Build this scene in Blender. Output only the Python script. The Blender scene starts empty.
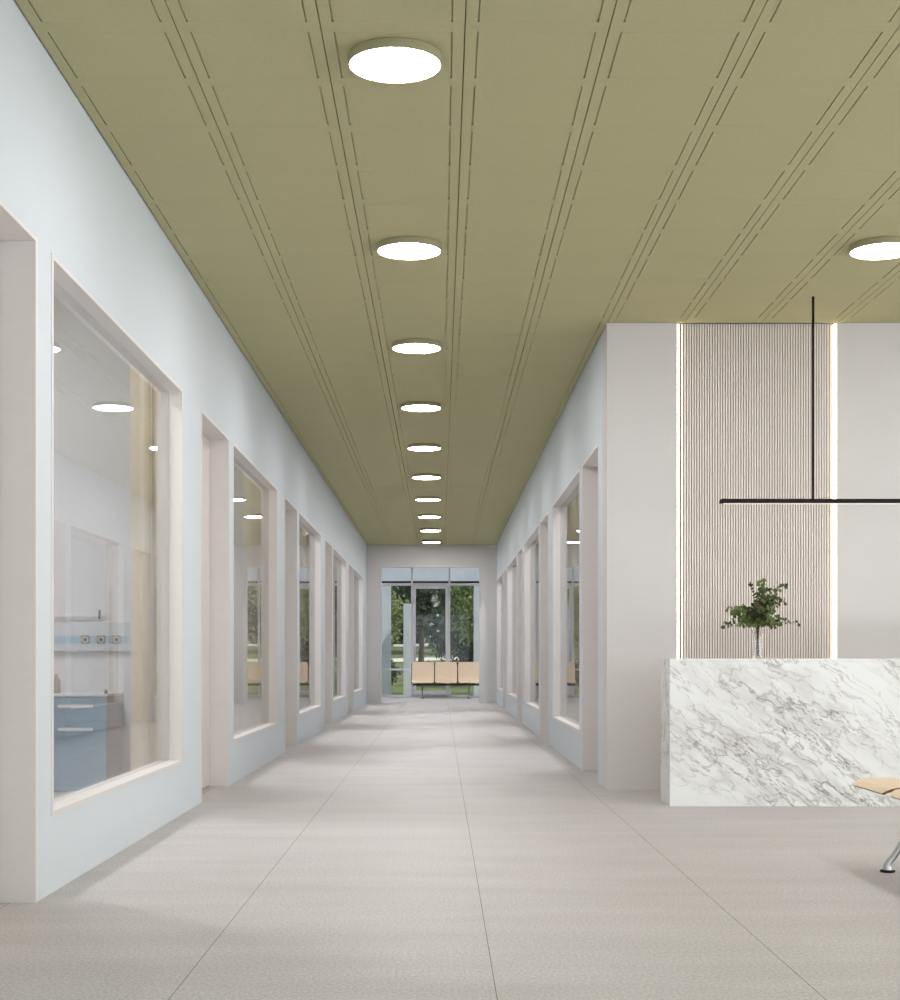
import bpy, bmesh, math, random
import numpy as np
from mathutils import Vector, Matrix

S = bpy.context.scene
COL = S.collection
CAM_Z = 1.027

# ------------------------------------------------------------------ camera
cam_data = bpy.data.cameras.new('camera')
cam = bpy.data.objects.new('camera', cam_data)
COL.objects.link(cam)
cam.location = (0, 0, CAM_Z)
cam.rotation_euler = (math.radians(90), 0, 0)
cam_data.sensor_fit = 'HORIZONTAL'
cam_data.sensor_width = 36.0
cam_data.lens = 1510 / 900 * 36
cam_data.shift_x = (450 - 440.1) / 900
cam_data.shift_y = (658.4 - 500) / 900
cam_data.clip_end = 400
S.camera = cam

# ------------------------------------------------------------------ view, world, daylight
S.view_settings.view_transform = 'Standard'
S.view_settings.look = 'None'
S.view_settings.gamma = 1
S.view_settings.use_curve_mapping = False
S.view_settings.exposure = -0.02
S.cycles.max_bounces = 10
S.cycles.diffuse_bounces = 6
S.cycles.glossy_bounces = 4
S.cycles.transparent_max_bounces = 24
S.cycles.sample_clamp_indirect = 4.0

SKY_STRENGTH = 1.05
SUN_STRENGTH = 2.8
WINDOW_SIDE_W = 300      # daylight through the lobby side glazing, watts
WINDOW_BACK_W = 165      # daylight through the lobby rear glazing
LAMP_L = 66.0             # radiance of the round ceiling lights
ROOM_L = 200.0             # unseen lamps added inside the side rooms and cross hall
STRIP_L = 6.0

w = bpy.data.worlds.new('sky')
S.world = w
w.use_nodes = True
wn = w.node_tree.nodes
bg = wn['Background']
bg.inputs[0].default_value = (0.62, 0.74, 0.90, 1)
bg.inputs[1].default_value = SKY_STRENGTH

def lamp(name, kind, loc, direction, energy, color, size=None, size_y=None):
    d = bpy.data.lights.new(name, kind)
    o = bpy.data.objects.new(name, d)
    COL.objects.link(o)
    o.location = loc
    o.rotation_euler = Vector(direction).to_track_quat('-Z', 'Y').to_euler()
    d.energy = energy
    d.color = color
    if kind == 'AREA':
        d.shape = 'RECTANGLE'
        d.size = size
        d.size_y = size_y
    if kind == 'SUN':
        d.angle = math.radians(1.0)
    return o

lamp('sun', 'SUN', (10, 60, 30), (-0.45, 0.35, -0.82), SUN_STRENGTH, (1.0, 0.95, 0.85))
lamp('side_daylight', 'AREA', (7.90, 4.6, 1.35), (-1, 0, 0), WINDOW_SIDE_W, (0.96, 0.975, 1.0), 9.6, 2.2)
lamp('rear_daylight', 'AREA', (2.4, -3.40, 1.80), (0, 1, 0), WINDOW_BACK_W, (0.93, 0.965, 1.0), 8.4, 3.3)

# ------------------------------------------------------------------ helpers
def tag(o, label=None, cat=None, group=None, kind=None):
    if label: o['label'] = label
    if cat: o['category'] = cat
    if group: o['group'] = group
    if kind: o['kind'] = kind
    return o

def empty(name, loc=(0, 0, 0), rz=0.0, parent=None):
    o = bpy.data.objects.new(name, None)
    COL.objects.link(o)
    o.location = loc
    o.rotation_euler = (0, 0, rz)
    o.empty_display_size = 0.1
    if parent: o.parent = parent
    return o

def copy_tree(o, parent=None):
    c = o.copy()
    COL.objects.link(c)
    if parent: c.parent = parent
    for ch in list(o.children):
        copy_tree(ch, c)
    return c

def smooth(me, angle=None):
    for p in me.polygons:
        p.use_smooth = True
    if angle is not None:
        me.set_sharp_from_angle(angle=math.radians(angle))

class MB:
    def __init__(self):
        self.bm = bmesh.new()
    def box(self, x0, x1, y0, y1, z0, z1, bevel=0.0, seg=2):
        vs = [self.bm.verts.new((x, y, z)) for x in (x0, x1) for y in (y0, y1) for z in (z0, z1)]
        idx = [(0, 1, 3, 2), (4, 6, 7, 5), (0, 4, 5, 1), (2, 3, 7, 6), (0, 2, 6, 4), (1, 5, 7, 3)]
        fs = [self.bm.faces.new([vs[i] for i in f]) for f in idx]
        if bevel > 0:
            es = list({e for f in fs for e in f.edges})
            bmesh.ops.bevel(self.bm, geom=es, offset=bevel, segments=seg, affect='EDGES', profile=0.5)
        return self
    def tube(self, pts, radii, n=12, cap=True, flat=1.0):
        pts = [Vector(p) for p in pts]
        if not isinstance(radii, (list, tuple)): radii = [radii] * len(pts)
        rings = []
        prev = None
        for i, p in enumerate(pts):
            if i == 0: t = pts[1] - pts[0]
            elif i == len(pts) - 1: t = pts[-1] - pts[-2]
            else: t = (pts[i + 1] - p).normalized() + (p - pts[i - 1]).normalized()
            t.normalize()
            if prev is None:
                ref = Vector((0, 0, 1)) if abs(t.z) < 0.9 else Vector((1, 0, 0))
                u = t.cross(ref).normalized()
            else:
                u = (prev - t * prev.dot(t)).normalized()
            prev = u
            v = t.cross(u)
            rings.append([self.bm.verts.new(p + (u * math.cos(a) + v * math.sin(a) * flat) * radii[i])
                          for a in [2 * math.pi * k / n for k in range(n)]])
        for a, b in zip(rings, rings[1:]):
            for k in range(n):
                self.bm.faces.new((a[k], a[(k + 1) % n], b[(k + 1) % n], b[k]))
        if cap:
            self.bm.faces.new(list(reversed(rings[0])))
            self.bm.faces.new(rings[-1])
        return self
    def lathe(self, prof, c=(0, 0), n=48, z=0.0):
        rings = []
        for r, h in prof:
            rings.append([self.bm.verts.new((c[0] + r * math.cos(2 * math.pi * k / n),
                                             c[1] + r * math.sin(2 * math.pi * k / n), z + h)) for k in range(n)])
        for a, b in zip(rings, rings[1:]):
            for k in range(n):
                self.bm.faces.new((a[k], a[(k + 1) % n], b[(k + 1) % n], b[k]))
        if prof[0][0] > 0: self.bm.faces.new(list(reversed(rings[0])))
        if prof[-1][0] > 0: self.bm.faces.new(rings[-1])
        return self
    def quad(self, *ps):
        self.bm.faces.new([self.bm.verts.new(p) for p in ps])
        return self
    def build(self, name, mat, parent=None, loc=None, smooth_angle=None, fix=True):
        if fix:
            bmesh.ops.recalc_face_normals(self.bm, faces=self.bm.faces)
        me = bpy.data.meshes.new(name)
        self.bm.to_mesh(me)
        self.bm.free()
        if mat: me.materials.append(mat)
        if smooth_angle: smooth(me, smooth_angle)
        o = bpy.data.objects.new(name, me)
        COL.objects.link(o)
        if parent: o.parent = parent
        if loc: o.location = loc
        return o

def from_arrays(name, verts, faces, mat, parent=None, sm=False):
    me = bpy.data.meshes.new(name)
    me.from_pydata([tuple(v) for v in verts], [], [tuple(f) for f in faces])
    me.materials.append(mat)
    if sm: smooth(me)
    me.update()
    o = bpy.data.objects.new(name, me)
    COL.objects.link(o)
    if parent: o.parent = parent
    return o

# ------------------------------------------------------------------ materials
def srgb(r, g, b):
    f = lambda c: ((c / 255) / 12.92) if c / 255 <= 0.04045 else (((c / 255) + 0.055) / 1.055) ** 2.4
    return (f(r), f(g), f(b), 1)

def mat(name, color, rough=0.6, spec=0.3, metal=0.0, bump=None, mix=None, emission=None, trans=0.0):
    """bump=(scale, strength, distance); mix=(scale, color2, stretch) noise colour variation"""
    m = bpy.data.materials.new(name)
    m.use_nodes = True
    nt = m.node_tree
    N, L = nt.nodes, nt.links
    b = N['Principled BSDF']
    b.inputs['Base Color'].default_value = color
    b.inputs['Roughness'].default_value = rough
    b.inputs['Specular IOR Level'].default_value = spec
    b.inputs['Metallic'].default_value = metal
    b.inputs['Transmission Weight'].default_value = trans
    tc = N.new('ShaderNodeTexCoord')
    if mix:
        mp = N.new('ShaderNodeMapping')
        mp.inputs['Scale'].default_value = mix[2]
        nz = N.new('ShaderNodeTexNoise')
        nz.inputs['Scale'].default_value = mix[0]
        nz.inputs['Detail'].default_value = 6
        nz.inputs['Roughness'].default_value = 0.65
        mx = N.new('ShaderNodeMix'); mx.data_type = 'RGBA'
        mx.inputs[6].default_value = color
        mx.inputs[7].default_value = mix[1]
        rp = N.new('ShaderNodeMapRange')
        rp.inputs[1].default_value = 0.35; rp.inputs[2].default_value = 0.65
        L.new(tc.outputs['Object'], mp.inputs[0]); L.new(mp.outputs[0], nz.inputs['Vector'])
        L.new(nz.outputs['Fac'], rp.inputs[0]); L.new(rp.outputs[0], mx.inputs[0])
        L.new(mx.outputs[2], b.inputs['Base Color'])
    if bump:
        nb = N.new('ShaderNodeTexNoise'); nb.inputs['Scale'].default_value = bump[0]
        nb.inputs['Detail'].default_value = 4
        bp = N.new('ShaderNodeBump'); bp.inputs['Strength'].default_value = bump[1]
        bp.inputs['Distance'].default_value = bump[2]
        L.new(tc.outputs['Object'], nb.inputs['Vector'])
        L.new(nb.outputs['Fac'], bp.inputs['Height']); L.new(bp.outputs[0], b.inputs['Normal'])
    if emission:
        b.inputs['Emission Color'].default_value = emission[0]
        b.inputs['Emission Strength'].default_value = emission[1]
    return m

M = {}
M['blue_wall'] = mat('pale_blue_paint', srgb(214, 221, 226), 0.75, 0.2, bump=(350, 0.05, 0.0005), mix=(3, srgb(215, 222, 227), (1, 1, 1)))
M['white_wall'] = mat('warm_white_paint', srgb(218, 215, 214), 0.75, 0.2, bump=(350, 0.05, 0.0005), mix=(3, srgb(216, 213, 212), (1, 1, 1)))
M['room_wall'] = mat('room_paint', srgb(224, 224, 225), 0.75, 0.2, mix=(2, srgb(222, 223, 225), (1, 1, 1)))
M['frame'] = mat('off_white_lacquer', srgb(225, 221, 219), 0.45, 0.3, mix=(8, srgb(223, 219, 217), (1, 1, 6)))
M['door'] = mat('door_lacquer', srgb(222, 215, 209), 0.5, 0.3, mix=(5, srgb(220, 213, 208), (1, 1, 4)))
M['felt'] = mat('olive_felt', srgb(184, 180, 144), 0.95, 0.05, bump=(500, 0.25, 0.001), mix=(120, srgb(177, 173, 137), (1, 1, 1)))
M['felt_dark'] = mat('olive_felt_backing', srgb(120, 116, 86), 0.95, 0.05, mix=(60, srgb(112, 108, 80), (1, 1, 1)))
M['lamp_ring'] = mat('olive_lamp_housing', srgb(160, 156, 122), 0.5, 0.3, mix=(40, srgb(156, 152, 118), (1, 1, 1)))
M['white_plastic'] = mat('white_plastic', srgb(230, 230, 228), 0.4, 0.4, mix=(9, srgb(227, 227, 226), (1, 1, 1)))
M['black_metal'] = mat('black_metal', srgb(9, 7, 7), 0.45, 0.25, mix=(30, srgb(13, 10, 9), (1, 1, 1)))
M['alu'] = mat('brushed_aluminium', srgb(190, 188, 186), 0.3, 0.5, 1.0, mix=(60, srgb(175, 173, 171), (1, 1, 8)))
M['dark_metal'] = mat('dark_grey_metal', srgb(70, 62, 58), 0.45, 0.4, 0.6, mix=(40, srgb(62, 55, 52), (1, 1, 1)))
M['rubber'] = mat('black_rubber', srgb(25, 25, 25), 0.8, 0.2, mix=(40, srgb(32, 32, 31), (1, 1, 1)))
M['cab_blue'] = mat('muted_blue_laminate', srgb(128, 158, 178), 0.5, 0.3, mix=(14, srgb(122, 152, 172), (1, 1, 8)))
M['cab_side'] = mat('taupe_carcass', srgb(176, 160, 150), 0.5, 0.3, mix=(14, srgb(170, 154, 145), (1, 1, 8)))  # cabinet carcass tone, browner than the front
M['stripe_blue'] = mat('light_blue_stripe', srgb(165, 192, 210), 0.5, 0.3, mix=(14, srgb(162, 189, 207), (1, 1, 1)))
M['concrete'] = mat('pale_concrete', srgb(205, 209, 214), 0.85, 0.2, bump=(40, 0.3, 0.01), mix=(2, srgb(194, 199, 205), (1, 1, 1)))
M['aluframe'] = mat('white_window_aluminium', srgb(214, 214, 218), 0.4, 0.4, mix=(9, srgb(210, 210, 215), (1, 1, 1)))
M['path'] = mat('pale_gravel', srgb(225, 222, 205), 0.9, 0.1, bump=(60, 0.4, 0.02), mix=(8, srgb(205, 200, 184), (1, 1, 1)))
M['lawn'] = mat('lawn', srgb(108, 116, 82), 0.95, 0.1, bump=(30, 0.6, 0.05), mix=(1.2, srgb(132, 140, 94), (1, 1, 1)))
M['bark'] = mat('bark', srgb(74, 64, 54), 0.9, 0.1, bump=(30, 0.6, 0.02), mix=(6, srgb(96, 84, 70), (1, 1, 0.3)))
M['stem'] = mat('brown_twig', srgb(92, 78, 56), 0.7, 0.2, mix=(40, srgb(70, 72, 44), (1, 1, 1)))

def leaf_mat(name, c1, c2, scale, trans=0.35):
    m = mat(name, c1, 0.6, 0.2, mix=(scale, c2, (1, 1, 1)))
    nt = m.node_tree; N, L = nt.nodes, nt.links
    b = N['Principled BSDF']; out = N['Material Output']
    tr = N.new('ShaderNodeBsdfTranslucent')
    src = b.inputs['Base Color'].links[0].from_socket
    L.new(src, tr.inputs[0])
    ms = N.new('ShaderNodeMixShader'); ms.inputs[0].default_value = trans
    L.new(b.outputs[0], ms.inputs[1]); L.new(tr.outputs[0], ms.inputs[2]); L.new(ms.outputs[0], out.inputs[0])
    return m
M['curtain'] = leaf_mat('beige_curtain_cloth', srgb(240, 230, 213), srgb(236, 225, 207), 6, 0.6)
M['leaf_dark'] = leaf_mat('shade_toned_foliage', srgb(84, 92, 78), srgb(104, 112, 94), 1.5)  # shade of the background trees and glazing haze put into the leaf colour
M['leaf_light'] = leaf_mat('bright_foliage', srgb(176, 184, 128), srgb(138, 150, 104), 1.5)  # sunlit look of the left tree is put into this colour
M['leaf_mid'] = leaf_mat('haze_greyed_foliage', srgb(104, 112, 94), srgb(86, 95, 78), 1.5)  # greyed in the colour for the haze on the glazing
M['euca'] = leaf_mat('eucalyptus_leaf', srgb(66, 88, 48), srgb(122, 136, 86), 9, 0.2)
M['euca_dark'] = leaf_mat('dark_eucalyptus_leaf', srgb(48, 64, 42), srgb(92, 80, 60), 9, 0.15)

def wood_mat():
    m = mat('birch_plywood', srgb(222, 192, 152), 0.45, 0.3)
    nt = m.node_tree; N, L = nt.nodes, nt.links
    b = N['Principled BSDF']
    tc = N.new('ShaderNodeTexCoord'); mp = N.new('ShaderNodeMapping')
    mp.inputs['Scale'].default_value = (1.5, 28, 28)
    nz = N.new('ShaderNodeTexNoise'); nz.inputs['Scale'].default_value = 2.2; nz.inputs['Detail'].default_value = 8
    cr = N.new('ShaderNodeValToRGB')
    cr.color_ramp.elements[0].position = 0.3; cr.color_ramp.elements[0].color = srgb(240, 222, 196)
    cr.color_ramp.elements[1].position = 0.7; cr.color_ramp.elements[1].color = srgb(232, 210, 180)
    L.new(tc.outputs['Object'], mp.inputs[0]); L.new(mp.outputs[0], nz.inputs['Vector'])
    L.new(nz.outputs['Fac'], cr.inputs[0]); L.new(cr.outputs[0], b.inputs['Base Color'])
    return m
M['ply'] = wood_mat()
M['ply_edge'] = mat('plywood_edge', srgb(150, 112, 74), 0.6, 0.2, mix=(50, srgb(120, 90, 60), (1, 1, 10)))

def glass_pane_mat(name='clear_pane', f0=0.04):
    """thin clear pane: Schlick reflectance from |cos|, the rest passes straight through"""
    m = bpy.data.materials.new(name); m.use_nodes = True
    nt = m.node_tree; N, L = nt.nodes, nt.links
    N.remove(N['Principled BSDF']); out = N['Material Output']
    g = N.new('ShaderNodeNewGeometry')
    d = N.new('ShaderNodeVectorMath'); d.operation = 'DOT_PRODUCT'
    L.new(g.outputs['Incoming'], d.inputs[0]); L.new(g.outputs['Normal'], d.inputs[1])
    a = N.new('ShaderNodeMath'); a.operation = 'ABSOLUTE'; L.new(d.outputs['Value'], a.inputs[0])
    s = N.new('ShaderNodeMath'); s.operation = 'SUBTRACT'; s.inputs[0].default_value = 1; L.new(a.outputs[0], s.inputs[1])
    p = N.new('ShaderNodeMath'); p.operation = 'POWER'; p.inputs[1].default_value = 5; L.new(s.outputs[0], p.inputs[0])
    q = N.new('ShaderNodeMath'); q.operation = 'MULTIPLY_ADD'; q.inputs[1].default_value = 1 - f0; q.inputs[2].default_value = f0
    L.new(p.outputs[0], q.inputs[0])
    t = N.new('ShaderNodeBsdfTransparent'); t.inputs[0].default_value = (0.985, 0.995, 0.99, 1)
    gl = N.new('ShaderNodeBsdfGlossy'); gl.inputs['Roughness'].default_value = 0.0
    mx = N.new('ShaderNodeMixShader')
    L.new(q.outputs[0], mx.inputs[0]); L.new(t.outputs[0], mx.inputs[1]); L.new(gl.outputs[0], mx.inputs[2])
    L.new(mx.outputs[0], out.inputs[0])
    return m
M['pane'] = glass_pane_mat()
M['facade_pane'] = glass_pane_mat('coated_facade_pane', 0.012)

def vase_mat():
    m = mat('vase_glass', (0.95, 0.97, 0.96, 1), 0.02, 0.5, trans=1.0, mix=(5, (0.93, 0.96, 0.95, 1), (1, 1, 1)))
    m.node_tree.nodes['Principled BSDF'].inputs['IOR'].default_value = 1.45
    return m
M['vase'] = vase_mat()

def floor_mat():
    m = bpy.data.materials.new('stone_floor_tiles'); m.use_nodes = True
    nt = m.node_tree; N, L = nt.nodes, nt.links
    b = N['Principled BSDF']
    b.inputs['Roughness'].default_value = 0.52
    b.inputs['Specular IOR Level'].default_value = 0.35
    tc = N.new('ShaderNodeTexCoord')
    # drifting veins across the width
    mp = N.new('ShaderNodeMapping'); mp.inputs['Scale'].default_value = (0.5, 2.2, 1)
    n1 = N.new('ShaderNodeTexNoise'); n1.inputs['Scale'].default_value = 1.6; n1.inputs['Detail'].default_value = 5
    L.new(tc.outputs['Object'], mp.inputs[0]); L.new(mp.outputs[0], n1.inputs['Vector'])
    c1 = N.new('ShaderNodeValToRGB')
    c1.color_ramp.elements[0].position = 0.3; c1.color_ramp.elements[0].color = srgb(183, 178, 176)
    c1.color_ramp.elements[1].position = 0.7; c1.color_ramp.elements[1].color = srgb(193, 189, 188)
    L.new(n1.outputs['Fac'], c1.inputs[0])
    # speckle
    mp2 = N.new('ShaderNodeMapping'); mp2.inputs['Scale'].default_value = (1, 0.55, 1)
    n2 = N.new('ShaderNodeTexNoise'); n2.inputs['Scale'].default_value = 95; n2.inputs['Detail'].default_value = 3
    L.new(tc.outputs['Object'], mp2.inputs[0]); L.new(mp2.outputs[0], n2.inputs['Vector'])
    r2 = N.new('ShaderNodeMapRange'); r2.inputs[1].default_value = 0.3; r2.inputs[2].default_value = 0.7
    r2.inputs[3].default_value = 0.80; r2.inputs[4].default_value = 1.18
    L.new(n2.outputs['Fac'], r2.inputs[0])
    mul = N.new('ShaderNodeMix'); mul.data_type = 'RGBA'; mul.blend_type = 'MULTIPLY'; mul.inputs[0].default_value = 1
    L.new(c1.outputs[0], mul.inputs[6]); L.new(r2.outputs[0], mul.inputs[7])
    # joints every metre along the corridor
    sx = N.new('ShaderNodeSeparateXYZ'); L.new(tc.outputs['Object'], sx.inputs[0])
    a = N.new('ShaderNodeMath'); a.operation = 'ADD'; a.inputs[1].default_value = 20 - 0.172; L.new(sx.outputs[0], a.inputs[0])
    md = N.new('ShaderNodeMath'); md.operation = 'PINGPONG'; md.inputs[1].default_value = 0.4945; L.new(a.outputs[0], md.inputs[0])
    # pingpong of 0.4945 has its zeros 0.989 m apart; shift so one lies at x = 0.172
    a.inputs[1].default_value = 0.989 * 20 - 0.172
    lt = N.new('ShaderNodeMath'); lt.operation = 'LESS_THAN'; lt.inputs[1].default_value = 0.0014; L.new(md.outputs[0], lt.inputs[0])
    lx = N.new('ShaderNodeMath'); lx.operation = 'LESS_THAN'; lx.inputs[1].default_value = 1.6; L.new(sx.outputs[0], lx.inputs[0])
    lm = N.new('ShaderNodeMath'); lm.operation = 'MULTIPLY'; L.new(lt.outputs[0], lm.inputs[0]); L.new(lx.outputs[0], lm.inputs[1]); lt = lm
    j = N.new('ShaderNodeMix'); j.data_type = 'RGBA'; L.new(lt.outputs[0], j.inputs[0])
    L.new(mul.outputs[2], j.inputs[6]); j.inputs[7].default_value = srgb(80, 74, 70)
    L.new(j.outputs[2], b.inputs['Base Color'])
    bp = N.new('ShaderNodeBump'); bp.inputs['Strength'].default_value = 0.12; bp.inputs['Distance'].default_value = 0.001
    L.new(n2.outputs['Fac'], bp.inputs['Height']); L.new(bp.outputs[0], b.inputs['Normal'])
    return m
M['floor'] = floor_mat()

def marble_mat():
    m = bpy.data.materials.new('white_grey_marble'); m.use_nodes = True
    nt = m.node_tree; N, L = nt.nodes, nt.links
    b = N['Principled BSDF']; b.inputs['Roughness'].default_value = 0.25; b.inputs['Specular IOR Level'].default_value = 0.4
    tc = N.new('ShaderNodeTexCoord')
    def math_(op, x, y=None, clamp=False):
        n = N.new('ShaderNodeMath'); n.operation = op; n.use_clamp = clamp
        for i, v in enumerate((x, y)):
            if v is None: continue
            if isinstance(v, (int, float)): n.inputs[i].default_value = v
            else: L.new(v, n.inputs[i])
        return n.outputs[0]
    # rotate the pattern so veins fall from upper left to lower right, long along the vein
    rot = N.new('ShaderNodeMapping'); rot.inputs['Rotation'].default_value = (0, math.radians(-36), math.radians(10))
    L.new(tc.outputs['Object'], rot.inputs[0])
    def warped(scale, amt):
        wn_ = N.new('ShaderNodeTexNoise'); wn_.inputs['Scale'].default_value = scale; wn_.inputs['Detail'].default_value = 5
        L.new(rot.outputs[0], wn_.inputs['Vector'])
        wv = N.new('ShaderNodeVectorMath'); wv.operation = 'MULTIPLY_ADD'
        L.new(wn_.outputs['Color'], wv.inputs[0]); wv.inputs[1].default_value = amt; L.new(rot.outputs[0], wv.inputs[2])
        return wv.outputs[0]
    wa = warped(2.2, (0.25, 0.16, 0.16))
    wb = warped(6.0, (0.16, 0.07, 0.07))
    def vein(src, scale, stretch, width, detail=6, off=0.0, level=0.5):
        mp = N.new('ShaderNodeMapping'); mp.inputs['Scale'].default_value = stretch; mp.inputs['Location'].default_value = (off, off * .7, off * .3)
        L.new(src, mp.inputs[0])
        n = N.new('ShaderNodeTexNoise'); n.inputs['Scale'].default_value = scale; n.inputs['Detail'].default_value = detail
        n.inputs['Roughness'].default_value = 0.55
        L.new(mp.outputs[0], n.inputs['Vector'])
        d = math_('ABSOLUTE', math_('SUBTRACT', n.outputs['Fac'], level))
        return math_('SUBTRACT', 1.0, math_('DIVIDE', d, width), clamp=True), n.outputs['Fac']
    v1, _ = vein(wa, 1.5, (0.35, 2.6, 2.6), 0.008, 5, 3.0)
    v2, _ = vein(wb, 2.6, (0.45, 2.8, 2.8), 0.014, 6, 5.0)
    v3, _ = vein(wb, 6.0, (0.55, 2.0, 2.0), 0.030, 7, 11.0)
    _, patch = vein(wa, 1.1, (0.45, 2.3, 2.3), 0.1, 3, 31.0)
    pr = N.new('ShaderNodeMapRange'); pr.inputs[1].default_value = 0.44; pr.inputs[2].default_value = 0.60; L.new(patch, pr.inputs[0])
    cloud, cf = vein(wb, 3.0, (0.5, 2.2, 2.2), 0.10, 6, 23.0)
    t = math_('ADD', math_('MULTIPLY', math_('MULTIPLY', v1, 0.7), cf), math_('MULTIPLY', math_('MULTIPLY', v2, 0.60), pr.outputs[0]))
    t = math_('ADD', t, math_('MULTIPLY', math_('MULTIPLY', v3, 0.42), pr.outputs[0]))
    t = math_('ADD', t, math_('MULTIPLY', math_('MULTIPLY', cloud, 0.26), pr.outputs[0]), clamp=True)
    cr = N.new('ShaderNodeValToRGB')
    cr.color_ramp.elements[0].position = 0; cr.color_ramp.elements[0].color = srgb(238, 239, 238)
    cr.color_ramp.elements[1].position = 1; cr.color_ramp.elements[1].color = srgb(128, 124, 122)
    e = cr.color_ramp.elements.new(0.35); e.color = srgb(206, 203, 199)
    L.new(t, cr.inputs[0]); L.new(cr.outputs[0], b.inputs['Base Color'])
    return m
M['marble'] = marble_mat()

def emis(name, color, strength):
    m = bpy.data.materials.new(name); m.use_nodes = True
    b = m.node_tree.nodes['Principled BSDF']
    b.inputs['Base Color'].default_value = (0.8, 0.8, 0.8, 1)
    b.inputs['Emission Color'].default_value = color
    b.inputs['Emission Strength'].default_value = strength
    b.inputs['Roughness'].default_value = 0.5
    return m
M['diffuser'] = emis('lit_opal_diffuser', (0.99, 0.965, 0.985, 1), LAMP_L)
M['diffuser_added'] = emis('added_room_diffuser', (0.99, 0.965, 0.99, 1), ROOM_L)
M['strip'] = emis('warm_light_strip', (1.0, 0.80, 0.60, 1), STRIP_L)
M['bar_led'] = emis('warm_bar_light', (1.0, 0.80, 0.62, 1), 0.4)

# ------------------------------------------------------------------ dimensions
XL, XR = -1.701, 1.304        # corridor wall faces
CEIL = 3.647
RCEIL = 4.15                  # side rooms are a little higher
Y_REC = 11.80                 # reception wall face
Y_END = 34.90                 # end wall face
Y_GLZ = 40.0                  # end glazing
WT = 0.130                    # corridor wall thickness
OPEN_TOP, SILL = 2.80, 0.337
PER = 5.79
L_DOORS = [(4.95 + PER * k, 6.375 + PER * k) for k in range(5)]
L_WINS = [(6.602 + PER * k, 9.975 + PER * k) for k in range(5)]
R_DOORS = [(12.42 + PER * k, 13.85 + PER * k) for k in range(4)]
R_WINS = [(14.08 + PER * k, min(17.47 + PER * k, 34.6)) for k in range(4)]

# ------------------------------------------------------------------ floor
MB().box(-6.6, 8.1, -3.7, 40.15, -0.2, 0.0).build('floor', M['floor'])['kind'] = 'structure'

# ------------------------------------------------------------------ walls with openings
def long_wall(name, xa, xb, y0, y1, doors, wins, material, ztop=RCEIL + 0.05):
    mb = MB()
    cuts = sorted([(a, b, 'd') for a, b in doors] + [(a, b, 'w') for a, b in wins])
    y = y0
    for a, b, k in cuts:
        mb.box(xa, xb, y, a, 0, ztop)
        mb.box(xa, xb, a, b, OPEN_TOP, ztop)
        if k == 'w': mb.box(xa, xb, a, b, 0, SILL)
        y = b
    mb.box(xa, xb, y, y1, 0, ztop)
    # weld the pieces into one surface so no inner faces meet in plane
    bmesh.ops.remove_doubles(mb.bm, verts=mb.bm.verts, dist=1e-5)
    o = mb.build(name, material)
    o['kind'] = 'structure'
    return o

long_wall('wall_left', XL - WT, XL, -3.5, Y_END, L_DOORS, L_WINS, M['blue_wall'])
long_wall('wall_right', XR, XR + WT, Y_REC + 0.30, Y_END, R_DOORS, R_WINS, M['blue_wall'])

def lining(mb, x0, x1, a, b, z0, z1, t, sill, tv=0.036):
    """boards lining an opening in a wall running along y"""
    mb.box(x0, x1, a, a + tv, z0, z1)
    mb.box(x0, x1, b - tv, b, z0, z1)
    mb.box(x0, x1, a + tv, b - tv, z1 - t, z1)
    if sill: mb.box(x0, x1, a + tv, b - tv, z0, z0 + t)

def side_window(n, side, a, b):
    xw = XL if side < 0 else XR
    s = side
    root = empty('window_%d' % n, (xw, (a + b) / 2, SILL)); root['kind'] = 'structure'
    Mi = lambda mb: mb
    x0, x1 = sorted((s * -0.003, s * (WT + 0.006)))
    hl = (b - a) / 2; h = OPEN_TOP - SILL
    mb = MB(); lining(mb, x0, x1, -hl, hl, 0, h, 0.020, True)
    mb.build('window_frame', M['frame'], root)
    g0, g1 = sorted((s * 0.080, s * 0.085))
    MB().box(g0, g1, -hl + 0.036, hl - 0.036, 0.02, h - 0.02).build('glass_pane', M['pane'], root)
    return root

def side_door(n, side, a, b):
    xw = XL if side < 0 else XR
    s = side
    root = empty('door_%d' % n, (xw, (a + b) / 2, 0)); root['kind'] = 'structure'
    x0, x1 = sorted((s * -0.003, s * 0.195))
    hl = (b - a) / 2
    mb = MB(); lining(mb, x0, x1, -hl, hl, 0, OPEN_TOP, 0.020, False)
    mb.build('door_frame', M['frame'], root)
    l0, l1 = sorted((s * 0.148, s * 0.192))
    leaf = MB().box(l0, l1, -hl + 0.040, hl - 0.040, 0.012, OPEN_TOP - 0.026).build('door_leaf', M['door'], root)
    hx = s * 0.148
    mb = MB()
    yy = -hl + 0.10
    mb.tube([(hx, yy, 1.02), (hx - s * 0.05, yy, 1.02)], 0.009, 12)
    mb.tube([(hx - s * 0.045, yy - 0.008, 1.02), (hx - s * 0.045, yy + 0.12, 1.02)], 0.009, 12)
    mb.build('door_handle', M['alu'], leaf, smooth_angle=40)
    return root

n = 1
for a, b in L_WINS: side_window(n, -1, a, b); n += 1
for a, b in R_WINS: side_window(n, 1, a, b); n += 1
n = 1
for a, b in L_DOORS: side_door(n, -1, a, b); n += 1
for a, b in R_DOORS: side_door(n, 1, a, b); n += 1

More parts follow.
